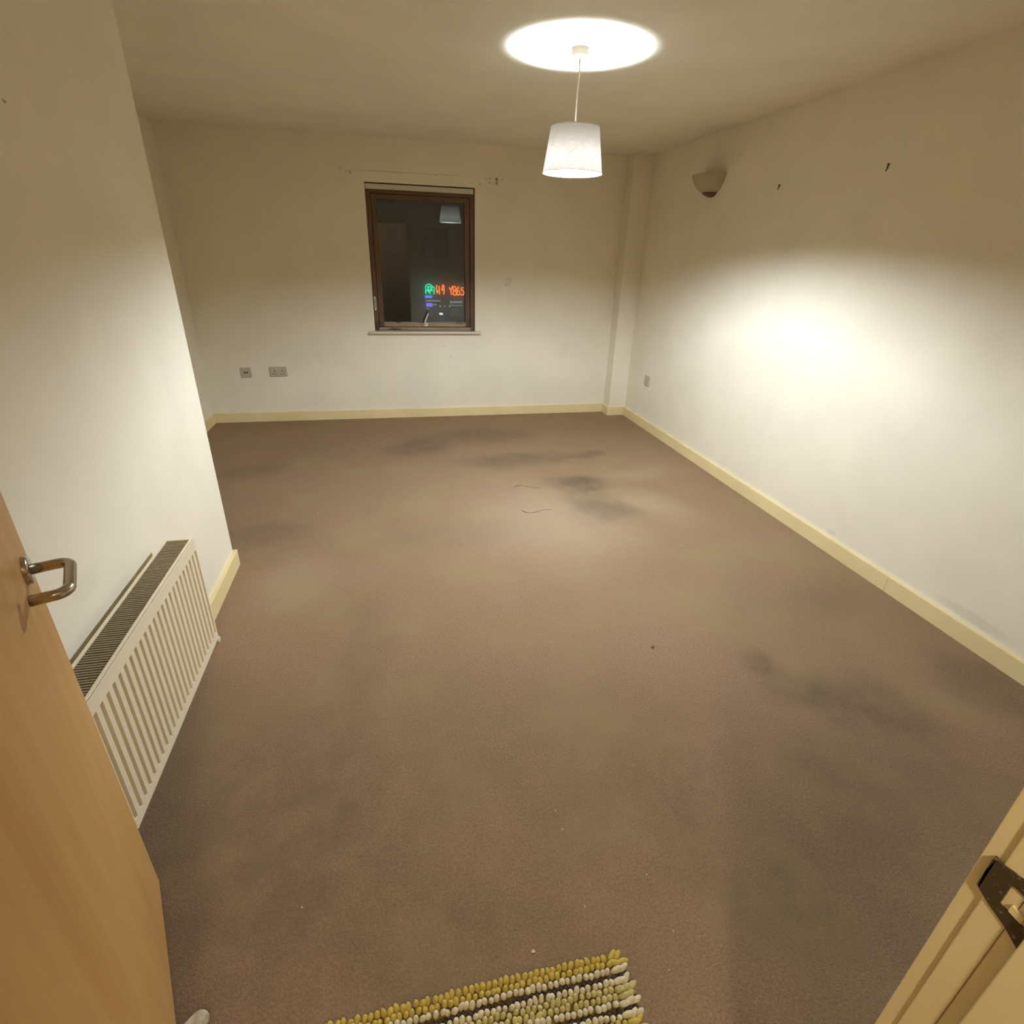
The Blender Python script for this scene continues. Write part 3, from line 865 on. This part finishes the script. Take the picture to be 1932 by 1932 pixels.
# ------------------------------------------------------------------ night street outside
YS = 35.0
M['night_wall'] = mat('dark_brick', (0.36, 0.37, 0.38), 0.9)
M['night_glass'] = mat('dark_shop_glass', (0.25, 0.25, 0.26), 0.6)
M['e_green'] = emit_mat('green_neon', (0.0, 0.75, 0.38), 1.5)
M['e_orange'] = emit_mat('orange_neon', (1.0, 0.18, 0.04), 1.6)
M['e_blue'] = emit_mat('blue_light', (0.13, 0.28, 0.95), 1.0)
M['e_violet'] = emit_mat('violet_light', (0.22, 0.17, 0.95), 1.1)
M['e_white'] = emit_mat('white_light', (0.9, 0.95, 1.0), 1.0)
M['e_dim'] = emit_mat('dim_window_light', (0.75, 0.8, 1.0), 0.10)
shop = thing('shop_building', (4.5, YS + .2, -4.5), 'dark building across the street with lit shopfront seen through the window', 'building')
bm = bmesh.new(); box(bm, -12, 16, YS + .2, YS + 8, -4.5, 6.5)
mesh_obj('facade', bm, M['night_wall'], shop)
for x in (-9.5, -6.5, -3.5, -.5, 2.5, 5.5, 8.5, 11.5):
    for z in (1.2, 4.0):
        bm = bmesh.new(); box(bm, x, x + 1.4, YS + .14, YS + .25, z, z + 1.6)
        mesh_obj('window', bm, M['night_glass'], shop)
M['e_front'] = emit_mat('shopfront_light', (0.8, 0.85, 0.95), .35)
for x0, x1, z0, z1 in ((2.5, 3.38, -1.12, -1.06), (3.95, 4.70, -1.18, -1.10), (2.9, 3.15, -1.34, -1.26), (3.30, 3.42, -1.44, -1.34),
                       (3.58, 3.66, -1.42, -1.34), (3.88, 3.98, -1.42, -1.34), (4.0, 4.70, -1.36, -1.33), (2.52, 2.70, -1.56, -1.51)):
    n_ = max(1, int((x1 - x0) / .09))
    for i in range(n_):
        xa = x0 + (x1 - x0) * i / n_
        bm = bmesh.new(); box(bm, xa, xa + (x1 - x0) / n_ * .62, YS + .05, YS + .12, z0, z1)
        mesh_obj('shopfront_light', bm, M['e_front'], shop)
M['e_faint'] = emit_mat('faint_shop_window', (0.75, 0.8, 1.0), .035)
for x0, x1, z0, z1 in ((3.90, 4.75, -1.95, -1.5), (2.6, 3.5, -1.95, -1.2)):
    bm = bmesh.new(); box(bm, x0, x1, YS + .13, YS + .19, z0, z1)
    mesh_obj('shop_window', bm, M['e_faint'], shop)
bm = bmesh.new(); rbox(bm, 3.26, 3.46, YS - .2, YS + .1, -1.86, -1.76, .02)
mesh_obj('bright_lamp', bm, M['e_white'], shop)
bm = bmesh.new(); rbox(bm, 2.44, 2.86, YS + .02, YS + .15, -.93, -.80, .02)
mesh_obj('blue_light_box', bm, M['e_blue'], shop)
bm = bmesh.new(); rbox(bm, 2.50, 2.86, YS + .02, YS + .15, -1.42, -1.22, .02)
mesh_obj('violet_light_box', bm, M['e_violet'], shop)

sign = thing('neon_sign', (3.6, YS, -.75), 'green and orange neon sign glowing on the dark building outside', 'sign')
def strokes(name, segs, m, r=.028):
    bm = bmesh.new()
    for s_ in segs: tube(bm, [(x, YS, z) for x, z in s_], r, 8)
    return mesh_obj(name, bm, m, sign, True)
def circ(cx, cz, rx, rz, a0=0, a1=360, n=20):
    return [(cx + rx * math.cos(math.radians(a0 + (a1 - a0) * i / n)), cz + rz * math.sin(math.radians(a0 + (a1 - a0) * i / n))) for i in range(n + 1)]
strokes('green_emblem', [circ(2.68, -.36, .20, .20, 20, 350), [(2.50, -.45), (2.47, -.62), (2.52, -.70)], circ(2.72, -.45, .10, .16, 60, 300, 12),
                         [(2.60, -.28), (2.72, -.62), (2.74, -.72)], circ(2.90, -.42, .10, .12, 0, 200, 10), [(2.98, -.42), (2.99, -.60), (2.96, -.72)],
                         [(2.66, -.50), (2.84, -.44), (2.90, -.56)]], M['e_green'], .027)
for segs in ([[(3.16, -.20), (3.12, -.42), (3.18, -.68)], [(3.28, -.25), (3.30, -.72)], [(3.19, -.5), (3.25, -.6)]],
             [[(3.52, -.16), (3.44, -.44), (3.50, -.5)], [(3.56, -.2), (3.58, -.50), (3.56, -.72)], [(3.45, -.45), (3.57, -.48)]],
             [[(3.88, -.32), (3.99, -.50), (4.02, -.74)], [(4.08, -.24), (3.99, -.50)]],
             [circ(4.20, -.38, .09, .12), circ(4.22, -.62, .10, .13)],
             [[(4.46, -.26), (4.36, -.44), (4.34, -.62)], circ(4.43, -.62, .09, .12)],
             [[(4.74, -.32), (4.62, -.34), (4.60, -.48)], circ(4.66, -.60, .10, .14, 110, -150, 14)]):
    strokes('orange_letter', segs, M['e_orange'], .034)
st = simple('street', [(-20, 25, YB + 1.2, YS + .2, -4.6, -4.5)], mat('asphalt', (0.05, 0.05, 0.052), 0.9))
st['kind'] = 'structure'
